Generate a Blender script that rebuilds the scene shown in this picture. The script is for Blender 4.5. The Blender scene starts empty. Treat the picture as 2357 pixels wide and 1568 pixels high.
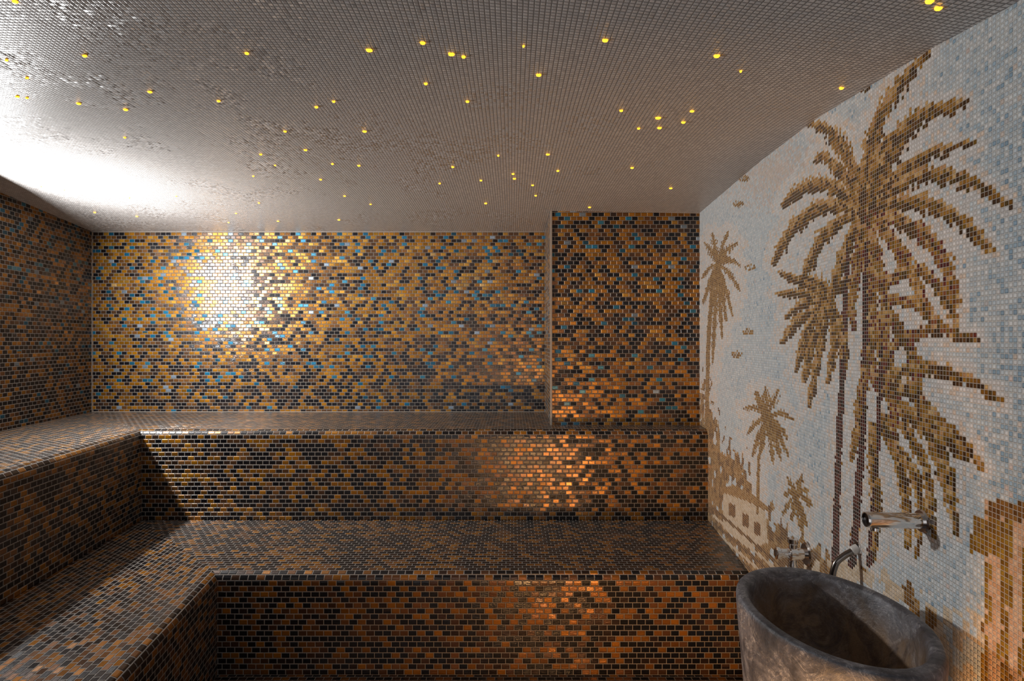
import bpy, math, random
import numpy as np
from mathutils import Vector
random.seed(4); rng=np.random.default_rng(7)
sc=bpy.context.scene
K=0.00273; F=1300.0; FLOOR=-472.0; EYE=-FLOOR*K
def P(x,d,z): return Vector((x*K, d*F*K, EYE+z*K))
def lin(c):
    return tuple(((v/255)/12.92 if v/255<=0.04045 else ((v/255+0.055)/1.055)**2.4) for v in c)
def XL(d): return -788-178*d          # left wall
def XR(d): return 259.4+125*d         # right wall (units)
def interp(x,xs,ys): return float(np.interp(x,xs,ys))
def ceil_h(x,d):
    hl=interp(d,[-.4,.3,.6,.788,1.0],[276,276,274,269,250])
    hc=interp(d,[-.4,.3,.7,.85,1.0],[262,262,258,254,250])
    hr=interp(d,[-.4,.0,.246,.308,.45,.587,.834,1.0],[165,170,193,207,230,240,248,250])
    xl,xr=XL(d),XR(d); t=(x-xl)/(xr-xl)
    if t<.5:
        s=t/.5; s=s*s*(3-2*s); return hl+(hc-hl)*s
    s=(t-.5)/.5; s=s*s*(1.6-.6*s) if s<1 else 1.0
    return hc+(hr-hc)*min(s,1)

# ------------------------------------------------------------ node helpers
class NT:
    def __init__(s,name):
        s.m=bpy.data.materials.new(name); s.m.use_nodes=True
        s.nt=s.m.node_tree; s.nt.nodes.clear(); s.n=s.nt.nodes
        s.out=s.n.new('ShaderNodeOutputMaterial')
        s.b=s.n.new('ShaderNodeBsdfPrincipled')
        s.L(s.b.outputs[0],s.out.inputs[0])
    def L(s,a,b): s.nt.links.new(a,b)
    def _in(s,sock,v):
        if hasattr(v,'is_output'): s.L(v,sock)
        else: sock.default_value=v
    def math(s,op,a,b=0.0,c=None,clamp=False):
        n=s.n.new('ShaderNodeMath'); n.operation=op; n.use_clamp=clamp
        s._in(n.inputs[0],a); s._in(n.inputs[1],b)
        if c is not None: s._in(n.inputs[2],c)
        return n.outputs[0]
    def vmath(s,op,a,b=None):
        n=s.n.new('ShaderNodeVectorMath'); n.operation=op
        s._in(n.inputs[0],a)
        if b is not None: s._in(n.inputs[1],b)
        return n.outputs[0]
    def scale(s,a,f):
        n=s.n.new('ShaderNodeVectorMath'); n.operation='SCALE'
        s._in(n.inputs[0],a); s._in(n.inputs['Scale'],f); return n.outputs[0]
    def maprange(s,v,a,b,c,d,smooth=False):
        n=s.n.new('ShaderNodeMapRange'); n.clamp=True
        if smooth: n.interpolation_type='SMOOTHSTEP'
        s._in(n.inputs[0],v)
        for i,q in enumerate((a,b,c,d)): s._in(n.inputs[i+1],q)
        return n.outputs[0]
    def ramp(s,f,els,const=False):
        n=s.n.new('ShaderNodeValToRGB'); r=n.color_ramp
        r.interpolation='CONSTANT' if const else 'LINEAR'
        r.elements[0].position=els[0][0]; r.elements[0].color=(*els[0][1],1)
        r.elements[1].position=els[-1][0]; r.elements[1].color=(*els[-1][1],1)
        for p,c in els[1:-1]:
            e=r.elements.new(p); e.color=(*c,1)
        s._in(n.inputs[0],f); return n.outputs[0]
    def mix(s,f,a,b,mode='MIX'):
        n=s.n.new('ShaderNodeMix'); n.data_type='RGBA'; n.blend_type=mode
        s._in(n.inputs[0],f); s._in(n.inputs[6],a if hasattr(a,'is_output') else (*a,1)); s._in(n.inputs[7],b if hasattr(b,'is_output') else (*b,1))
        return n.outputs[2]
    def noise(s,vec,sc_,det=2,rough=.5,dist=0):
        n=s.n.new('ShaderNodeTexNoise')
        if vec is not None: s.L(vec,n.inputs['Vector'])
        n.inputs['Scale'].default_value=sc_; n.inputs['Detail'].default_value=det
        n.inputs['Roughness'].default_value=rough; n.inputs['Distortion'].default_value=dist
        return n.outputs[0]
    def tiles(s,w,h,g,brick=True,seed=0.0,soft=.0014):
        uv=s.n.new('ShaderNodeUVMap').outputs[0]
        sp=s.n.new('ShaderNodeSeparateXYZ'); s.L(uv,sp.inputs[0])
        v=s.math('DIVIDE',sp.outputs[1],h); row=s.math('FLOOR',v)
        u=s.math('DIVIDE',sp.outputs[0],w)
        if brick:
            u=s.math('ADD',u,s.math('MULTIPLY',s.math('MODULO',s.math('ADD',row,1000.0),2.0),.5))
        col=s.math('FLOOR',u); fu=s.math('FRACT',u); fv=s.math('FRACT',v)
        du=s.math('MULTIPLY',s.math('MINIMUM',fu,s.math('SUBTRACT',1.0,fu)),w)
        dv=s.math('MULTIPLY',s.math('MINIMUM',fv,s.math('SUBTRACT',1.0,fv)),h)
        dm=s.math('MINIMUM',du,dv)
        mask=s.maprange(dm,g*.5,g*.5+soft*.4,0.0,1.0)
        height=s.maprange(dm,g*.4,g*.5+soft*1.6,0.0,1.0,True)
        cv=s.n.new('ShaderNodeCombineXYZ'); s.L(col,cv.inputs[0]); s.L(row,cv.inputs[1]); cv.inputs[2].default_value=seed
        wn=s.n.new('ShaderNodeTexWhiteNoise'); wn.noise_dimensions='3D'; s.L(cv.outputs[0],wn.inputs[0])
        return dict(uv=uv,mask=mask,height=height,cell=cv.outputs[0],rnd=wn.outputs[0],rcol=wn.outputs[1])
    def tilt(s,t,amp,bump=.0012,strength=1.0,ripple=None):
        geo=s.n.new('ShaderNodeNewGeometry')
        r=s.vmath('SUBTRACT',t['rcol'],(.5,.5,.5)); r=s.scale(r,amp)
        nrm=s.vmath('NORMALIZE',s.vmath('ADD',geo.outputs['Normal'],r))
        h=t['height']
        if ripple is not None: h=s.math('ADD',h,ripple)
        b=s.n.new('ShaderNodeBump'); b.inputs['Strength'].default_value=strength
        b.inputs['Distance'].default_value=bump
        s.L(h,b.inputs['Height']); s.L(nrm,b.inputs['Normal'])
        s.L(b.outputs[0],s.b.inputs['Normal']); s.L(b.outputs[0],s.b.inputs['Coat Normal'])
        return geo

TW,TH=0.0326,0.0214
GOLD=[(0.0,lin((214,176,108))),(.04,lin((192,142,46))),(.20,lin((180,122,20))),(.42,lin((162,108,24))),(.55,lin((138,94,48))),
      (.65,lin((98,68,42))),(.75,lin((60,44,36))),(.84,lin((24,23,30))),(1.0,lin((14,14,23)))]
def gold_mat(name,z0,b0,z1,b1,seat=0.0,seed=0.0,nz=.22,tint=(1,1,1),blue=(.0,.0),metal=.45,coat=.3):
    m=NT(name); t=m.tiles(TW,TH,.0023,True,seed)
    geo=m.n.new('ShaderNodeNewGeometry')
    sp=m.n.new('ShaderNodeSeparateXYZ'); m.L(geo.outputs['Position'],sp.inputs[0])
    sn=m.n.new('ShaderNodeSeparateXYZ'); m.L(geo.outputs['True Normal'],sn.inputs[0])
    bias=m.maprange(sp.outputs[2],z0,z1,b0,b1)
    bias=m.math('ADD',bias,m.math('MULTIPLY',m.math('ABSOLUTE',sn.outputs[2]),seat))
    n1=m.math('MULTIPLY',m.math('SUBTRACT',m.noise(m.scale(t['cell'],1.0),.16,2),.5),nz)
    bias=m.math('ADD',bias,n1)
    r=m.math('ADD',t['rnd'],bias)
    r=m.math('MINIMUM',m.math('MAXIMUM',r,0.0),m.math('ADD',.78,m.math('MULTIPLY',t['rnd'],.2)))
    c=m.ramp(r,GOLD,True)
    sr=m.n.new('ShaderNodeSeparateColor'); m.L(t['rcol'],sr.inputs[0])
    if blue[1]>0:
        thr=m.maprange(sp.outputs[2],z0,z1,blue[0],blue[1])
        isb=m.math('LESS_THAN',sr.outputs[0],thr)
        bc=m.ramp(sr.outputs[2],[(0,lin((24,116,156))),(.4,lin((56,134,166))),(.6,lin((150,170,190))),(.75,lin((36,96,124))),(1,lin((36,96,124)))],True)
        c=m.mix(isb,c,bc)
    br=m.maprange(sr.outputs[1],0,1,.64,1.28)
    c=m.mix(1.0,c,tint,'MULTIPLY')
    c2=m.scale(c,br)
    sm=m.noise(m.vmath('ADD',m.vmath('MULTIPLY',t['uv'],(60,260,1)),m.scale(t['cell'],3.1)),1.0,3,.6)
    c3=m.mix(m.maprange(sm,.35,.75,0,.35),c2,lin((190,150,110)),'MULTIPLY')
    c4=m.mix(t['mask'],lin((134,127,120)),c3)
    m.L(c4,m.b.inputs['Base Color'])
    m.L(m.math('MULTIPLY',t['mask'],metal),m.b.inputs['Metallic'])
    m.L(m.math('MULTIPLY',t['mask'],coat),m.b.inputs['Coat Weight']); m.b.inputs['Coat Roughness'].default_value=.15
    m.L(m.math('SUBTRACT',.85,m.math('MULTIPLY',t['mask'],m.maprange(sr.outputs[2],0,1,.46,.64))),m.b.inputs['Roughness'])
    m.tilt(t,.12,.0022,1.0,m.math('MULTIPLY',sm,.35))
    return m.m

def link(o,parent=None):
    sc.collection.objects.link(o)
    if parent: o.parent=parent
    return o
def mesh_obj(name,verts,faces,uvs,mat,parent=None,smooth=False):
    me=bpy.data.meshes.new(name); me.from_pydata([tuple(v) for v in verts],[],faces)
    ul=me.uv_layers.new(name='UVMap')
    i=0
    for f,fu in zip(faces,uvs):
        for q in fu:
            ul.data[i].uv=q; i+=1
    if smooth:
        for p in me.polygons: p.use_smooth=True
    if mat: me.materials.append(mat)
    return link(bpy.data.objects.new(name,me),parent)

# ------------------------------------------------------------ materials
zU=EYE-164*K; zLo=EYE-328.7*K
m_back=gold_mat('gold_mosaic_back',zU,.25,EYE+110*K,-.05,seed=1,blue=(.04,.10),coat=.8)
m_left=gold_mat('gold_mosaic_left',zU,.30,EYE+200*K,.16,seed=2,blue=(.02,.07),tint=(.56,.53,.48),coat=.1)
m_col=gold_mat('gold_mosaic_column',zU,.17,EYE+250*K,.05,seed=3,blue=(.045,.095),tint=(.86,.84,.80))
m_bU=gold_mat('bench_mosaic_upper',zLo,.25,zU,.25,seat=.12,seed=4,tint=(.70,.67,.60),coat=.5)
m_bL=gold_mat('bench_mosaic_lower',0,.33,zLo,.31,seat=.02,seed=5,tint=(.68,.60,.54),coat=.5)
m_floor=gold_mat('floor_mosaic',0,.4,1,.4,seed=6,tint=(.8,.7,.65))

# ------------------------------------------------------------ walls
def wallquad(name,a,b,z0,z1,mat,u0=0):
    L=(Vector(b)-Vector(a)).length
    vs=[(a[0],a[1],z0),(b[0],b[1],z0),(b[0],b[1],z1),(a[0],a[1],z1)]
    return mesh_obj(name,vs,[(0,1,2,3)],[[(u0,z0),(u0+L,z0),(u0+L,z1),(u0,z1)]],mat)
zt=EYE+300*K
def xy(x,d): return (x*K,d*F*K)
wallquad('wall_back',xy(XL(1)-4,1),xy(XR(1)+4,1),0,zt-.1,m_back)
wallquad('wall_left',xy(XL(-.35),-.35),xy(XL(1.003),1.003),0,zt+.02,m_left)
Dc=.845; x0=76; x1=XR(Dc)+2
c=[xy(x0,1),xy(x0,Dc),xy(x1,Dc)]
vs=[];fs=[];uv=[]
zc0,zc1=zU-.01,EYE+262*K; u=0
for i in range(2):
    a,b=c[i],c[i+1]; L=math.dist(a,b); n=len(vs)
    vs+=[(a[0],a[1],zc0),(b[0],b[1],zc0),(b[0],b[1],zc1),(a[0],a[1],zc1)]
    fs.append((n,n+1,n+2,n+3)); uv.append([(u,zc0),(u+L,zc0),(u+L,zc1),(u,zc1)]); u+=L
mesh_obj('wall_column',vs,fs,uv,m_col)

fl=[xy(XL(-.35),-.35),xy(XR(-.35),-.35),xy(XR(1),1),xy(XL(1),1)]
mesh_obj('floor',[(p[0],p[1],0) for p in fl],[(0,1,2,3)],[[p for p in fl]],m_floor)

# ceiling
m=NT('ceiling_mosaic'); t=m.tiles(.0112,.0112,.0014,False,9,.0009)
c=m.ramp(t['rnd'],[(0,lin((200,197,196))),(.4,lin((216,212,210))),(.75,lin((226,223,221))),(1,lin((238,236,235)))])
c=m.mix(t['mask'],lin((140,135,132)),c); m.L(c,m.b.inputs['Base Color'])
m.L(m.math('SUBTRACT',.8,m.math('MULTIPLY',t['mask'],.46)),m.b.inputs['Roughness'])
pn=m.noise(m.scale(t['cell'],1.0),.035,5,.7)
geo=m.n.new('ShaderNodeNewGeometry')
amp=m.maprange(pn,.47,.60,.06,.50)
r=m.scale(m.vmath('SUBTRACT',t['rcol'],(.5,.5,.5)),amp)
nrm=m.vmath('NORMALIZE',m.vmath('ADD',geo.outputs['Normal'],r))
b=m.n.new('ShaderNodeBump'); b.inputs['Distance'].default_value=.0024
m.L(t['height'],b.inputs['Height']); m.L(nrm,b.inputs['Normal']); m.L(b.outputs[0],m.b.inputs['Normal'])
m_ceil=m.m
NX,NY=60,60; vs=[];fs=[];uv=[]
for j in range(NY+1):
    d=-.35+1.352*j/NY
    for i in range(NX+1):
        x=XL(d)-3+(XR(d)-XL(d)+6)*i/NX
        vs.append(P(x,d,ceil_h(x,d)))
for j in range(NY):
    for i in range(NX):
        a=j*(NX+1)+i; f=(a,a+NX+1,a+NX+2,a+1); fs.append(f); uv.append([(vs[q].x,vs[q].y) for q in f])
mesh_obj('ceiling',vs,fs,uv,m_ceil,smooth=True)

# ------------------------------------------------------------ benches (swept, mitred)
A=Vector((178,-1300)).normalized(); Nn=Vector((A.y,-A.x))
if Nn.x>0: Nn=-Nn
def bench(name,xf,df,ztop,zbot,tb,tl,mat,R=13.0):
    p0=Vector((xf,df*F))
    prof=[(tb,tl,ztop),(R,R,ztop)]; n=6
    for i in range(1,n+1):
        a=math.pi/2*i/n; prof.append((R-R*math.sin(a),R-R*math.sin(a),ztop-R+R*math.cos(a)))
    prof.append((0,0,zbot))
    vcum=[0]
    for i in range(1,len(prof)):
        if i==1: vcum.append(tb-R)
        else: vcum.append(vcum[-1]+math.hypot(prof[i][0]-prof[i-1][0],prof[i][2]-prof[i-1][2]))
    off=round(vcum[-1]*K/TH)*TH-vcum[-1]*K
    vcum=[q*K+off for q in vcum]
    vs=[];fs=[];uv=[]
    for (b_,l_,z) in prof:
        y=p0.y+b_; q=p0+Nn*l_; s=(y-q.y)/A.y; cor=q+A*s
        s2=(-.3*F-q.y)/A.y; far=q+A*s2
        xr=XR(y/F)-.2
        for pt in (far,cor,Vector((xr,y))): vs.append((pt.x*K,pt.y*K,EYE+z*K))
    for i in range(len(prof)-1):
        a=i*3
        f=(a,a+3,a+4,a+1); fs.append(f)
        ul=lambda idx:(-(Vector((vs[idx][0],vs[idx][1]))-Vector(p0)*K).dot(A))
        uv.append([(ul(f[0]),vcum[i]),(ul(f[1]),vcum[i+1]),(ul(f[2]),vcum[i+1]),(ul(f[3]),vcum[i])])
        f=(a+1,a+4,a+5,a+2); fs.append(f)
        uv.append([(vs[f[0]][0]+9.25*TW,vcum[i]),(vs[f[1]][0]+9.25*TW,vcum[i+1]),(vs[f[2]][0]+9.25*TW,vcum[i+1]),(vs[f[3]][0]+9.25*TW,vcum[i])])
    return mesh_obj(name,vs,fs,uv,mat)
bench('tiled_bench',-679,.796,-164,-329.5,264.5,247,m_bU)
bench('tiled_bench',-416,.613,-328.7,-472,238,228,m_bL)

# ------------------------------------------------------------ trims
def plain(name,col,rough=.5,metal=0):
    q=NT(name); q.b.inputs['Base Color'].default_value=(*col,1); q.b.inputs['Roughness'].default_value=rough; q.b.inputs['Metallic'].default_value=metal
    n=q.noise(None,40,3); q.L(q.mix(q.maprange(n,.3,.7,0,.25),col,tuple(v*.6 for v in col)),q.b.inputs['Base Color'])
    return q
m_trim=plain('grout_trim',lin((165,156,146)),.6).m
def strip(name,p,q,w):
    p=Vector(p);q=Vector(q);d=(q-p).normalized()
    if abs(d.z)<.5: a=Vector((0,0,1)); b_=d.cross(a)
    else: a=Vector((1,0,0)); b_=Vector((0,1,0))
    vs=[]
    for e in (p,q):
        for s,t_ in ((-1,-1),(1,-1),(1,1),(-1,1)): vs.append(e+a*s*w/2+b_*t_*w/2)
    fs=[(0,1,2,3),(7,6,5,4)]+[(i,i+4,(i+1)%4+4,(i+1)%4) for i in range(4)]
    return mesh_obj(name,vs,fs,[[(0,0)]*4]*6,m_trim)
strip('trim_1',P(76,Dc,-164),P(76,Dc,256),.010)
strip('trim_2',P(76,.999,250),P(XL(1),.999,250),.006)
strip('trim_3',P(XL(1),.999,-164),P(XL(1),.999,250),.005)
strip('trim_4',P(XL(1),.999,-164),P(76,.999,-164),.005)
strip('trim_5',P(76,Dc,254),P(XR(Dc),Dc,248),.006)

# ------------------------------------------------------------ mural wall
T=.0088
pA=Vector(xy(XR(1.01),1.01)); pB=Vector(xy(XR(-.35),-.35)); Lw=(pB-pA).length
nc=int(Lw/T); nr=int((EYE+262*K)/T)+1
dirw=(pB-pA)/Lw
ug,vg=np.meshgrid((np.arange(nc)+.5)*T,(np.arange(nr)+.5)*T)
ug=ug.ravel(); vg=vg.ravel()
wx=pA.x+dirw.x*ug; wy=pA.y+dirw.y*ug; wz=vg-EYE
ok=wy>.35
px=np.where(ok,1178.5+F*wx/np.maximum(wy,.35),6000.0); py=np.where(ok,784-F*wz/np.maximum(wy,.35),784.0)
N=len(px)
def smooth_noise(sc_,seed):
    r=np.random.default_rng(seed); g=r.random((400,400))
    a=ug/sc_; b_=vg/sc_; i=np.floor(a).astype(int); j=np.floor(b_).astype(int); fa=a-i; fb=b_-j
    fa=fa*fa*(3-2*fa); fb=fb*fb*(3-2*fb); i%=399; j%=399
    return (g[i,j]*(1-fa)+g[i+1,j]*fa)*(1-fb)+(g[i,j+1]*(1-fa)+g[i+1,j+1]*fa)*fb
rand=rng.random(N); rand2=rng.random(N)
def pal(cols): return np.array([lin(c) for c in cols])
def pick(P_,r): return P_[np.minimum((r*len(P_)).astype(int),len(P_)-1)]
skyP=pal([(208,219,225),(215,225,229),(222,229,231),(200,213,221),(229,232,232)])
skyB=pal([(168,192,208),(182,202,214),(152,180,200),(194,210,220)])
col=pick(skyP,rand)
bl=np.clip((px-2150)/260,0,1)*.60+.12*(smooth_noise(.25,3)>.5)
mk=rand2<bl*(smooth_noise(.09,5)*.9+.35); col[mk]=pick(skyB,rand)[mk]
pinkP=pal([(226,214,204),(218,204,192),(224,208,200),(214,214,214)])
mk=rand2<np.clip(1-np.hypot((px-1780)/170,(py-400)/110),0,1)*1.1; col[mk]=pick(pinkP,rand)[mk]
mk=(rand2<.015); col[mk]=pick(pinkP,rand)[mk]
core=np.full(N,9.0); halo=np.full(N,999.0); kind=np.zeros(N,int); ribd=np.full(N,9.0); side=np.zeros(N)
def stroke(pts,w0,w1,k=0,hl=True,rib=False):
    n=len(pts)-1
    for i in range(n):
        (x0_,y0_),(x1_,y1_)=pts[i],pts[i+1]
        W=max(w0,w1)+34
        s=np.nonzero((px>min(x0_,x1_)-W)&(px<max(x0_,x1_)+W)&(py>min(y0_,y1_)-W)&(py<max(y0_,y1_)+W))[0]
        if len(s)==0: continue
        dx,dy=x1_-x0_,y1_-y0_; l2=dx*dx+dy*dy+1e-6
        qx,qy=px[s],py[s]
        t_=np.clip(((qx-x0_)*dx+(qy-y0_)*dy)/l2,0,1)
        ox=qx-(x0_+dx*t_); oy=qy-(y0_+dy*t_)
        dd=np.hypot(ox,oy)
        w=(w0+(w1-w0)*(i+t_)/n)
        c_=dd/w; upd=c_<core[s]; su=s[upd]; core[su]=c_[upd]
        if rib:
            u2=c_<ribd[s]; s2=s[u2]; ribd[s2]=c_[u2]; side[s2]=((oy+.5*ox)/w)[u2]
        kk=s[upd&(c_<1.1)]; kind[kk]=k
        if hl: halo[s]=np.minimum(halo[s],dd-w)
def spline(pts,n=14):
    out=[]; P_=[pts[0]]+list(pts)+[pts[-1]]
    for i in range(1,len(P_)-2):
        q=n//(len(pts)-1)+1
        for s in range(q):
            t_=s/q; r=[]
            for a in range(2):
                p0,p1,p2,p3=P_[i-1][a],P_[i][a],P_[i+1][a],P_[i+2][a]
                r.append(.5*((2*p1)+(-p0+p2)*t_+(2*p0-5*p1+4*p2-p3)*t_**2+(-p0+3*p1-3*p2+p3)*t_**3))
            out.append(tuple(r))
    out.append(tuple(pts[-1])); return out
rr=random.Random(11)
def frond(pts,w=13,leaf=30,k=0,step=11,lw=4.5):
    sp=spline(pts,16); stroke(sp,w,w*.5,k,rib=True)
    tot=sum(math.dist(sp[i],sp[i+1]) for i in range(len(sp)-1)); acc=0; nxt=tot*.12
    for i in range(len(sp)-1):
        a,b_=sp[i],sp[i+1]; L=math.dist(a,b_)
        while nxt<acc+L:
            t_=(nxt-acc)/L; p=(a[0]+(b_[0]-a[0])*t_,a[1]+(b_[1]-a[1])*t_)
            dx,dy=(b_[0]-a[0])/L,(b_[1]-a[1])/L; f=nxt/tot
            ln=leaf*(math.sin(math.pi*min(1,(f*.8+.18)))**.7)*rr.uniform(.6,1.25)
            for sgn in (-1,1):
                nx_,ny_=-dy*sgn,dx*sgn
                ex=dx*.85+nx_*.6; ey=dy*.85+ny_*.6+.28
                q=math.hypot(ex,ey)
                stroke([p,(p[0]+ex/q*ln,p[1]+ey/q*ln)],lw,lw*.45,k,hl=True)
            nxt+=step
        acc+=L
def palm(cx,cy,tips,w,leaf,k,step=6,lw=2.8):
    for (tx,ty) in tips:
        mx,my=(cx+tx)/2,(cy+ty)/2-abs(tx-cx)*.22
        frond([(cx,cy),(mx,my),(tx,ty)],w,leaf,k,step,lw)
palm(1652,608,[(1622,560),(1640,538),(1676,532),(1698,560),(1704,612),(1702,668),(1686,726),(1662,780),(1640,836),(1618,700),(1616,640),(1628,775),(1690,600),(1672,740)],3.6,12,1,7,2.2)
stroke([(1640,640),(1630,800),(1626,1010)],4,5,1)
palm(1766,962,[(1738,900),(1762,890),(1792,898),(1826,966),(1814,1050),(1780,1068),(1752,1040),(1720,1000),(1712,940),(1812,1010),(1732,1050),(1798,1060)],3.6,13,1,7,2.2)
stroke([(1764,965),(1746,1060),(1744,1180)],3.5,3.5,1)
palm(1832,1140,[(1812,1100),(1848,1090),(1868,1165),(1858,1215),(1822,1200),(1802,1185),(1806,1140),(1862,1130),(1840,1210)],3.6,12,1,7,2.2)
stroke([(1834,1140),(1846,1200),(1850,1290)],3.5,3.5,1)
for tip in [[(1905,690),(1860,655),(1795,628)],[(1905,695),(1850,676),(1788,676)],[(1900,700),(1840,735),(1798,790)],[(1900,705),(1858,770),(1832,856)],
            [(1905,710),(1885,810),(1862,936)],[(1915,710),(1920,790),(1905,880)],[(1905,690),(1890,655),(1862,640)],[(1915,700),(1938,760),(1946,850)],[(1900,700),(1868,740),(1842,800)],
            [(1905,690),(1935,650),(1965,640)],[(1905,705),(1870,790),(1850,880)],[(1900,690),(1850,700),(1810,730)]]:
    frond(tip,9,24,0,9,4)
for tip,w,l in [([(1988,470),(2012,310),(2060,210),(2138,118)],17,32),([(1992,460),(2060,330),(2120,265),(2216,236)],22,44),
    ([(2000,465),(2090,385),(2165,345),(2246,328)],13,28),([(2005,470),(2110,405),(2220,412),(2322,472)],18,40),
    ([(2005,480),(2110,465),(2210,505),(2284,580)],18,42),([(2005,490),(2100,520),(2170,590),(2204,706)],18,42),
    ([(1985,465),(1955,370),(1915,305),(1862,284)],15,32),([(1980,465),(1940,400),(1895,360),(1878,372)],13,26),
    ([(1978,470),(1905,425),(1850,430),(1804,472)],15,34),([(1975,480),(1890,475),(1820,530),(1782,606)],15,36),
    ([(1980,485),(1905,530),(1866,600),(1842,660)],14,34),([(1985,490),(1950,570),(1925,640),(1915,690)],14,32),
    ([(1990,490),(2010,570),(2030,660),(2050,740)],18,40),([(1998,490),(2060,560),(2105,640),(2130,720)],17,38),
    ([(1990,470),(2000,400),(2030,340),(2070,300)],16,32),([(1985,500),(1975,600),(1960,690),(1965,760)],12,28)]:
    frond(tip,w,l,2 if tip[-1][1]>640 and tip[-1][0]>1950 else 0,12,5)
for tip,w,l in [([(2040,650),(2110,620),(2170,670),(2205,765)],14,36),([(2040,690),(2110,700),(2180,760),(2248,784)],13,32),
    ([(2050,800),(2120,765),(2180,762),(2250,780)],13,24),([(2060,860),(2140,845),(2240,880),(2308,924)],15,34),
    ([(2040,720),(2090,790),(2110,880),(2115,980)],16,38),([(2030,740),(2040,840),(2060,940),(2050,1030)],16,38),
    ([(2040,900),(2110,960),(2190,990),(2262,1078)],15,38),([(2060,940),(2140,1000),(2180,1100),(2202,1224)],15,38),
    ([(2030,960),(2070,1060),(2085,1160),(2090,1260)],13,30),([(2010,980),(2010,1080),(2020,1180),(2010,1290)],11,26),
    ([(2000,800),(1985,900),(1975,980),(1960,1060)],12,26),([(2080,980),(2130,1070),(2140,1160),(2150,1240)],12,28),
    ([(2020,860),(2090,900),(2150,960),(2200,1050)],14,32),([(2000,620),(2010,720),(2005,820),(2020,900)],13,30),
    ([(2060,900),(2120,920),(2180,1000),(2230,1060)],12,30),([(2040,1000),(2100,1080),(2120,1180),(2110,1280)],10,28)]:
    frond(tip,w,l,2 if tip[0][1]<860 else 0,13,5)
stroke([(1950,560),(1942,800),(1930,1050),(1921,1300)],6,8,3); stroke([(1994,560),(1992,800),(1982,1050),(1962,1300)],7,9,3)
stroke([(2030,760),(2022,1000),(2000,1300)],5,6,3)
nn=smooth_noise(.05,21); n3=smooth_noise(.025,22); n4=smooth_noise(.03,23); n5=smooth_noise(.03,24)
def poly(pts,jit=0):
    ins=np.zeros(N,bool); n=len(pts); ax_=px+(n4-.5)*jit; ay_=py+(n5-.5)*jit
    for i in range(n):
        (xa,ya),(xb,yb)=pts[i],pts[(i+1)%n]
        if ya==yb: continue
        ins^=((ya>ay_)!=(yb>ay_))&(ax_<(xb-xa)*(ay_-ya)/(yb-ya)+xa)
    return ins
hal=pal([(232,230,228),(238,235,232),(226,224,222),(238,218,200)])
mk=(halo<14+14*n3)&(rand2<.85); col[mk]=pick(hal,rand)[mk]
tanP=pal([(180,136,78),(162,118,60),(194,156,104),(146,104,48),(172,128,66)])
drkP=pal([(128,86,38),(108,74,34),(140,100,50)])
ins=poly([(1590,860),(1622,885),(1638,930),(1650,990),(1672,1030),(1722,1070),(1738,1140),(1790,1205),(1850,1255),(1980,1300),(2080,1350),(2200,1380),(2250,1440),(2262,1640),(1590,1640)],60)
edge=nn+.3*n3
mk=ins&(edge<.92); col[mk]=pick(tanP,rand)[mk]
mk=ins&(edge<.92)&(n3<.42); col[mk]=pick(drkP,rand)[mk]
bld=pal([(230,208,178),(222,196,162),(236,218,194)])
brn=pal([(130,84,34),(148,102,46),(112,72,28)])
mk=poly([(1664,1128),(1720,1150),(1762,1178),(1768,1250),(1720,1262),(1664,1215)]); col[mk]=pick(bld,rand)[mk]
mk=poly([(1660,1124),(1690,1116),(1768,1166),(1770,1180),(1720,1154),(1662,1134)]); col[mk]=pick(tanP,rand)[mk]
for wx_,wy_ in ((1684,1172),(1716,1196),(1742,1215)):
    mk=poly([(wx_-7,wy_-16),(wx_+8,wy_-8),(wx_+8,wy_+20),(wx_-7,wy_+14)]); col[mk]=pick(brn,rand)[mk]
for k_ in range(7):
    o_=k_*17
    mk=poly([(1640,1165+o_),(1850,1345+o_),(1850,1353+o_),(1640,1173+o_)])&ins; col[mk]=pick(bld if k_%2 else drkP,rand)[mk]
mk=ins&(px>1850)&(py>1290)&(nn>.45); col[mk]=pick(bld,rand)[mk]
mk=ins&(px>1900)&(py>1340)&(n3>.62); col[mk]=pick(skyP,rand)[mk]
# palm colours
lightP=pal([(210,162,94),(194,146,78),(220,180,122),(182,130,54),(204,154,104)])
ochP=pal([(156,106,26),(168,118,34),(140,92,22),(174,126,58),(132,96,22)])
darkP=pal([(82,50,16),(62,38,14),(102,64,20),(90,66,18)])
redP=pal([(116,46,36),(86,28,34),(140,78,42),(118,66,24),(158,106,48)])
smlP=pal([(164,120,56),(146,104,38),(180,140,78),(126,86,30)])
sel=core+.34*(rand-.5)
inside=sel<1.0
tone=smooth_noise(.022,31)*.5+rand2*.4
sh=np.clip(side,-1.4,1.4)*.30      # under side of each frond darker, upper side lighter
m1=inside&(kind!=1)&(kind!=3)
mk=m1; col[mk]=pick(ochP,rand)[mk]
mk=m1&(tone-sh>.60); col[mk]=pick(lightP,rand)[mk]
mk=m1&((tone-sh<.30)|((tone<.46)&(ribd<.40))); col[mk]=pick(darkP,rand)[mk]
mk=m1&(kind==2)&(rand2<.26); col[mk]=pick(redP,rand)[mk]
mk=inside&(kind==1); col[mk]=pick(smlP,rand)[mk]
mk=inside&(kind==3); col[mk]=pick(pal([(84,36,34),(60,30,28),(100,50,40),(34,26,26)]),rand)[mk]
pk=pal([(228,182,146),(234,196,162),(220,170,128)]); ol=pal([(160,116,34),(146,100,26),(172,130,42),(130,88,20)])
mk=poly([(2262,1150),(2700,1190),(2700,2200),(2240,1900),(2262,1500)]); col[mk]=pick(pk,rand)[mk]
mk=poly([(2276,1150),(2700,1190),(2700,1235),(2268,1190)]); col[mk]=pick(brn,rand)[mk]
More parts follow.
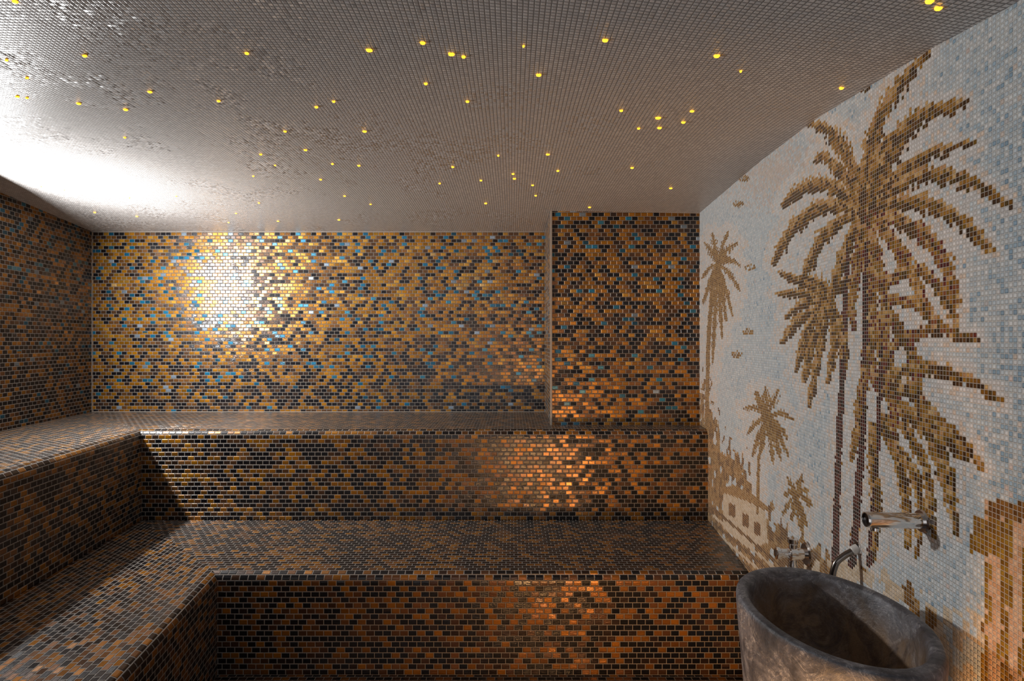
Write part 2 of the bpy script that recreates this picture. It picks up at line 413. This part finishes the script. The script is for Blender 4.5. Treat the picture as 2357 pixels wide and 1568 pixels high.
mk=poly([(2240,1190),(2330,1200),(2330,1290),(2232,1270)]); col[mk]=pick(ol,rand)[mk]
for xa,xb in ((2262,2280),(2304,2326),(2352,2400),(2430,2480)):
    mk=poly([(xa,1270),(xb,1280),(xb-6,1900),(xa-6,1800)],10)&(rand2<.85); col[mk]=pick(ol,rand)[mk]
for bx,by in ((1700,470),(1722,765),(1696,816),(1714,412),(1726,615),(1992,205)):
    mk=(np.hypot((px-bx)/13,(py-by)/8)<1)&(rand2<.8); col[mk]=pick(smlP if bx<1900 else darkP,rand)[mk]
V=np.zeros(((nr+1)*(nc+1),3)); jj,ii=np.meshgrid(np.arange(nr+1),np.arange(nc+1),indexing='ij')
V[:,0]=(pA.x+dirw.x*ii*T).ravel(); V[:,1]=(pA.y+dirw.y*ii*T).ravel(); V[:,2]=(jj*T).ravel()
j2,i2=np.meshgrid(np.arange(nr),np.arange(nc),indexing='ij'); a=(j2*(nc+1)+i2).ravel()
Fc=np.stack([a,a+1,a+nc+2,a+nc+1],1)
me=bpy.data.meshes.new('wall_right'); me.from_pydata(V.tolist(),[],Fc.tolist())
ul=me.uv_layers.new(name='UVMap')
uvv=np.stack([(ii*T).ravel(),(jj*T).ravel()],1)[Fc.ravel()]; ul.data.foreach_set('uv',uvv.ravel().astype(np.float32))
ca=me.color_attributes.new('mural','FLOAT_COLOR','CORNER')
cc=np.ones((N,4)); cc[:,:3]=col; ca.data.foreach_set('color',np.repeat(cc,4,axis=0).ravel().astype(np.float32))
m=NT('mural_mosaic'); t=m.tiles(T,T,.0012,False,12,.0008)
at=m.n.new('ShaderNodeAttribute'); at.attribute_name='mural'
br=m.maprange(t['rnd'],0,1,.86,1.08)
cs=m.scale(at.outputs['Color'],br)
gr=m.mix(.45,lin((206,198,186)),at.outputs['Color'])
m.L(m.mix(t['mask'],gr,cs),m.b.inputs['Base Color'])
m.b.inputs['Specular IOR Level'].default_value=.35
m.L(m.math('SUBTRACT',.8,m.math('MULTIPLY',t['mask'],.55)),m.b.inputs['Roughness'])
m.tilt(t,.07,.0016)
me.materials.append(m.m); link(bpy.data.objects.new('wall_right',me))

# ------------------------------------------------------------ fibre-optic stars
stars=[(850,115,2),(973,98,1.6),(1039,124,2),(1067,130,1.2),(1393,92,1.6),(1205,105,.6),(1240,172,1.6),(1650,128,1.7),(1705,163,.6),(980,192,1.1),(568,122,1.2),(195,128,1.2),
(345,211,1.4),(181,238,1.5),(289,252,1.5),(503,232,1.1),(728,246,1.1),(768,233,1),(1076,233,1.2),(656,302,1.1),(839,302,1.6),(600,355,1.1),(703,345,1.3),(765,377,1),
(826,381,1.2),(1430,254,1.2),(1593,255,1.5),(1515,271,2),(1573,281,1.4),(1470,295,1),(1518,294,1.5),(1261,355,1.6),(1147,358,.8),(1042,384,1.2),(1284,393,1.2),
(1455,386,1.3),(1107,415,1.1),(1181,400,1.2),(1184,411,1.4),(1226,426,1.2),(1233,450,1.1),(1012,422,.9),(1118,468,1.4),(1544,433,1.4),(1357,477,1.4),(1937,202,1.2),
(2160,18,1.6),(2140,2,1.8),(62,179,.9),(62,225,.9),(40,222,1.2),(287,316,.9),(738,413,1.1),(793,451,1.1),(853,470,.9),(780,506,1.3),(640,509,1.1),(543,491,.9),
(315,498,1.2),(218,489,1.1),(15,138,.8),(596,467,.8),(94,429,.8),(147,437,.8),(35,3,1.4),(633,380,.7),(583,405,.8),(405,451,.9),(526,512,.8),(297,455,.9)]
m=NT('star_glow'); m.b.inputs['Base Color'].default_value=(1,.6,.1,1)
m.b.inputs['Emission Color'].default_value=(1,.44,.012,1)
n=m.noise(None,200,1); m.L(m.maprange(n,.3,.7,2.4,5.0),m.b.inputs['Emission Strength'])
vs=[];fs=[];uvs=[]
for (sx,sy,s) in stars:
    h=255
    for _ in range(30):
        d=h/(784-sy); X=(sx-1178.5)*d; h=.5*h+.5*ceil_h(X,d)
    rx=.0044*s**.9*(.7+.6*d); ry=rx*.7; base=len(vs); nseg=8
    ctr=P(X,d,h)
    for ring,(q,zz) in enumerate(((1.0,.001),(.95,-.0024),(.6,-.0040))):
        for i in range(nseg):
            a=2*math.pi*(i+.5)/nseg; sup=lambda v:math.copysign(abs(v)**.6,v)
            vs.append(ctr+Vector((rx*q*sup(math.cos(a)),ry*q*sup(math.sin(a)),zz)))
    for r_ in range(2):
        for i in range(nseg):
            a=base+r_*nseg+i; b_=base+r_*nseg+(i+1)%nseg; fs.append((a,b_,b_+nseg,a+nseg)); uvs.append([(0,0)]*4)
    fs.append(tuple(base+2*nseg+i for i in range(nseg))); uvs.append([(0,0)]*nseg)
mesh_obj('ceiling_star_lights',vs,fs,uvs,m.m)

# ------------------------------------------------------------ stone basin
m=NT('grey_marble'); tc=m.n.new('ShaderNodeTexCoord').outputs['Object']
n1=m.noise(tc,9,8,.68,.8); n2=m.noise(tc,15,8,.7,1.5); n3_=m.noise(tc,90,5,.7)
base=m.ramp(n1,[(.32,lin((44,45,50))),(.46,lin((82,83,90))),(.56,lin((122,123,130))),(.70,lin((92,86,82)))])
base=m.mix(m.maprange(n3_,.4,.66,0,.45),base,lin((46,46,50)))
vein=m.maprange(m.math('ABSOLUTE',m.math('SUBTRACT',n2,.5)),0,.010,1,0)
base=m.mix(m.math('MULTIPLY',vein,m.maprange(n1,.42,.55,0,.7)),base,lin((214,212,210)))
sp=m.n.new('ShaderNodeSeparateXYZ'); m.L(tc,sp.inputs[0])
e=m.math('SQRT',m.math('ADD',m.math('POWER',m.math('DIVIDE',sp.outputs[0],.131),2.0),m.math('POWER',m.math('DIVIDE',sp.outputs[1],.183),2.0)))
inn=m.math('MULTIPLY',m.maprange(e,.93,1.0,1,0),m.maprange(m.math('ADD',sp.outputs[2],m.math('MULTIPLY',n1,.1)),-.03,.06,1,.0))
base=m.mix(m.math('MULTIPLY',inn,.7),base,m.ramp(n2,[(.35,lin((84,60,36))),(.6,lin((156,124,88)))]))
m.L(base,m.b.inputs['Base Color']); m.L(m.maprange(n3_,.3,.7,.28,.55),m.b.inputs['Roughness'])
b=m.n.new('ShaderNodeBump'); b.inputs['Distance'].default_value=.003; b.inputs['Strength'].default_value=.9
m.L(m.math('ADD',n2,m.math('MULTIPLY',n3_,.5)),b.inputs['Height']); m.L(b.outputs[0],m.b.inputs['Normal'])
Hr=180; cx,cy=1.180*Hr,2.095*Hr; ax,ay=.306*Hr*K,.42*Hr*K; rimz=EYE-Hr*K
hgt=rimz
prof=[(.50,-hgt),(.54,-hgt+.004),(.60,-hgt+.10),(.76,-.45),(.88,-.25),(.965,-.08),(.987,-.03),(.995,-.012),(.985,-.003),(.965,0),(.90,.0),(.865,-.002),(.845,-.008),(.835,-.02),(.80,-.08),(.70,-.14),(.52,-.17),(.25,-.185),(.03,-.187)]
ns=72; vs=[];fs=[]
for (r_,z) in prof:
    for i in range(ns):
        a=2*math.pi*i/ns
        wob=1+.008*math.sin(3*a+z*9)+.005*math.sin(5*a+1)
        vs.append((ax*r_*wob*math.cos(a),ay*r_*wob*math.sin(a),z))
for j in range(len(prof)-1):
    for i in range(ns):
        a=j*ns+i; b_=j*ns+(i+1)%ns; fs.append((a,b_,b_+ns,a+ns))
fs.append(tuple(reversed(range(ns)))); fs.append(tuple((len(prof)-1)*ns+i for i in range(ns)))
me=bpy.data.meshes.new('stone_basin'); me.from_pydata(vs,[],fs); me.materials.append(m.m)
for p in me.polygons: p.use_smooth=True
o=link(bpy.data.objects.new('stone_basin',me)); o.location=(cx*K,cy*K,rimz)
sd=o.modifiers.new('s','SUBSURF'); sd.levels=1; sd.render_levels=2

# ------------------------------------------------------------ chrome fittings
mch=NT('chrome'); mch.b.inputs['Base Color'].default_value=(.78,.77,.76,1); mch.b.inputs['Metallic'].default_value=1
mch.L(mch.maprange(mch.noise(None,30,3),.3,.7,.05,.13),mch.b.inputs['Roughness'])
mdark=plain('dark_metal',lin((40,36,34)),.3,.8).m; mwh=plain('white_plastic',lin((225,222,216)),.4).m
mhose=plain('chrome_hose',lin((130,126,122)),.18,1).m
wn_=Vector((dirw.y,-dirw.x,0)); 
if wn_.x>0: wn_=-wn_
def wallpt(pxx,pyy):
    d=259.4/(pxx-1178-125); return P(XR(d),d,(784-pyy)*d)
def lathe(name,org,axis,prof,mat,parent,ns=40):
    ax_=axis.normalized(); a1=Vector((0,0,1)) if abs(ax_.z)<.9 else Vector((1,0,0)); u_=ax_.cross(a1).normalized(); v_=ax_.cross(u_)
    vs=[];fs=[]
    for (l,r_) in prof:
        for i in range(ns):
            a=2*math.pi*i/ns; vs.append(org+ax_*l+(u_*math.cos(a)+v_*math.sin(a))*max(r_,1e-4))
    for j in range(len(prof)-1):
        for i in range(ns):
            a=j*ns+i; b_=j*ns+(i+1)%ns; fs.append((a,a+ns,b_+ns,b_))
    me=bpy.data.meshes.new(name); me.from_pydata([tuple(v) for v in vs],[],fs); me.materials.append(mat)
    for p in me.polygons: p.use_smooth=True
    o=link(bpy.data.objects.new(name,me),parent)
    e=o.modifiers.new('e','EDGE_SPLIT'); e.split_angle=math.radians(35)
    return o
def empty(name,loc=(0,0,0)):
    e=bpy.data.objects.new(name,None); e.empty_display_size=.05; link(e); return e
sp_=empty('wall_spout_tap'); w=wallpt(2126,1200)
lathe('flange',w,wn_,[(-.002,.0),(-.002,.0235),(.004,.0235),(.007,.021),(.007,.0)],mch.m,sp_)
lathe('spout',w,wn_,[(.005,.0155),(.104,.0155),(.108,.0150),(.110,.0142),(.110,.0125),(.106,.0120),(.106,0)],mch.m,sp_)
lathe('nozzle',w+wn_*.1035,wn_,[(.0028,.0122),(.0040,.0095),(.0040,0)],mdark,sp_)
lathe('outlet',w+wn_*.092+Vector((0,0,-.0150)),Vector((0,0,-1)),[(0,.008),(.006,.008),(.006,.006),(.001,.006),(.001,0)],mch.m,sp_)
vv=empty('shower_valve'); w=wallpt(1858,1276)
lathe('flange',w,wn_,[(-.002,0),(-.002,.034),(.004,.034),(.008,.030),(.008,0)],mch.m,vv)
lathe('body',w,wn_,[(.006,.016),(.030,.016),(.032,.020),(.050,.020),(.052,.015),(.060,.013),(.075,.013),(.078,.017),(.088,.017),(.090,.014),(.090,0)],mch.m,vv)
t1=w+wn_*.041
lathe('lever_up',t1,Vector((0,0,1)),[(.010,.011),(.028,.011),(.032,.014),(.044,.014),(.047,.011),(.047,0)],mch.m,vv)
lathe('lever_down',t1,Vector((0,0,-1)),[(.010,.011),(.028,.011),(.032,.013),(.042,.013),(.042,0)],mch.m,vv)
ho=empty('hose_outlet'); w=wallpt(1976,1262)
lathe('flange',w,wn_,[(-.002,0),(-.002,.016),(.004,.015),(.005,0)],mch.m,ho)
ax2=(wn_+Vector((0,0,-.55))).normalized()
lathe('collar',w+wn_*.002,ax2,[(0,.0105),(.014,.0105),(.016,.009),(.016,0)],mwh,ho)
def tube(name,pts,r_,mat,parent):
    cu=bpy.data.curves.new(name,'CURVE'); cu.dimensions='3D'; cu.bevel_depth=r_; cu.bevel_resolution=6; cu.use_fill_caps=True
    s=cu.splines.new('BEZIER'); s.bezier_points.add(len(pts)-1)
    for b_,p in zip(s.bezier_points,pts): b_.co=p; b_.handle_left_type=b_.handle_right_type='AUTO'
    cu.materials.append(mat); return link(bpy.data.objects.new(name,cu),parent)
q=w+ax2*.015
tube('hose',[q,q+wn_*.022+Vector((0,0,-.014)),q+wn_*.040+Vector((0,0,-.034)),q+wn_*.044+Vector((0,0,-.12)),q+wn_*.02+Vector((0,0,-.25))],.0075,mhose,ho)

# ------------------------------------------------------------ lights
lm=plain('lamp_housing',lin((120,116,110)),.4,.6).m
lp=P(-862,.68,160); wl=empty('wall_lamp')
lathe('housing',Vector((XL(.68)*K,lp.y,lp.z)),Vector((1,0,0)),[(0,0),(0,.075),(.02,.075),(.03,.05),(.105,.05),(.115,.062),(.128,.062),(.128,.058),(.122,.055),(.122,0)],lm,wl)
def area(name,loc,direction,size,energy,color,parent=None,spread=None):
    l=bpy.data.lights.new(name,'AREA'); l.shape='DISK'; l.size=size; l.energy=energy; l.color=color
    if spread: l.spread=math.radians(spread)
    o=link(bpy.data.objects.new(name,l),parent); o.location=loc
    o.rotation_euler=Vector(direction).to_track_quat('-Z','Y').to_euler(); return o
area('lamp_light',lp+Vector((.026,0,0)),(1,.34,-.22),.11,48,(1,.99,.98),wl,178)
fp=P(89,.15,-384); fll=empty('floor_uplight')
lathe('housing',Vector((fp.x,fp.y-.06,0)),Vector((0,0,1)),[(0,.0),(0,.06),(.02,.06),(.03,.03),(fp.z-.06,.03),(fp.z-.05,.05),(fp.z+.05,.05),(fp.z+.06,.0)],lm,fll)
area('uplight_lamp',fp+Vector((0,.0,0)),(.22,1,.3),.16,7.5,(1,.50,.18),fll,110)
w=bpy.data.worlds.new('World'); sc.world=w; w.use_nodes=True
w.node_tree.nodes['Background'].inputs[0].default_value=(1,.97,.98,1); w.node_tree.nodes['Background'].inputs[1].default_value=.74
cam=bpy.data.cameras.new('camera'); co=link(bpy.data.objects.new('camera',cam))
cam.sensor_width=36; cam.lens=36*F/2357; cam.clip_start=.02
co.location=(0,0,EYE); co.rotation_euler=(math.pi/2,0,0)
sc.camera=co
sc.view_settings.view_transform='Standard'
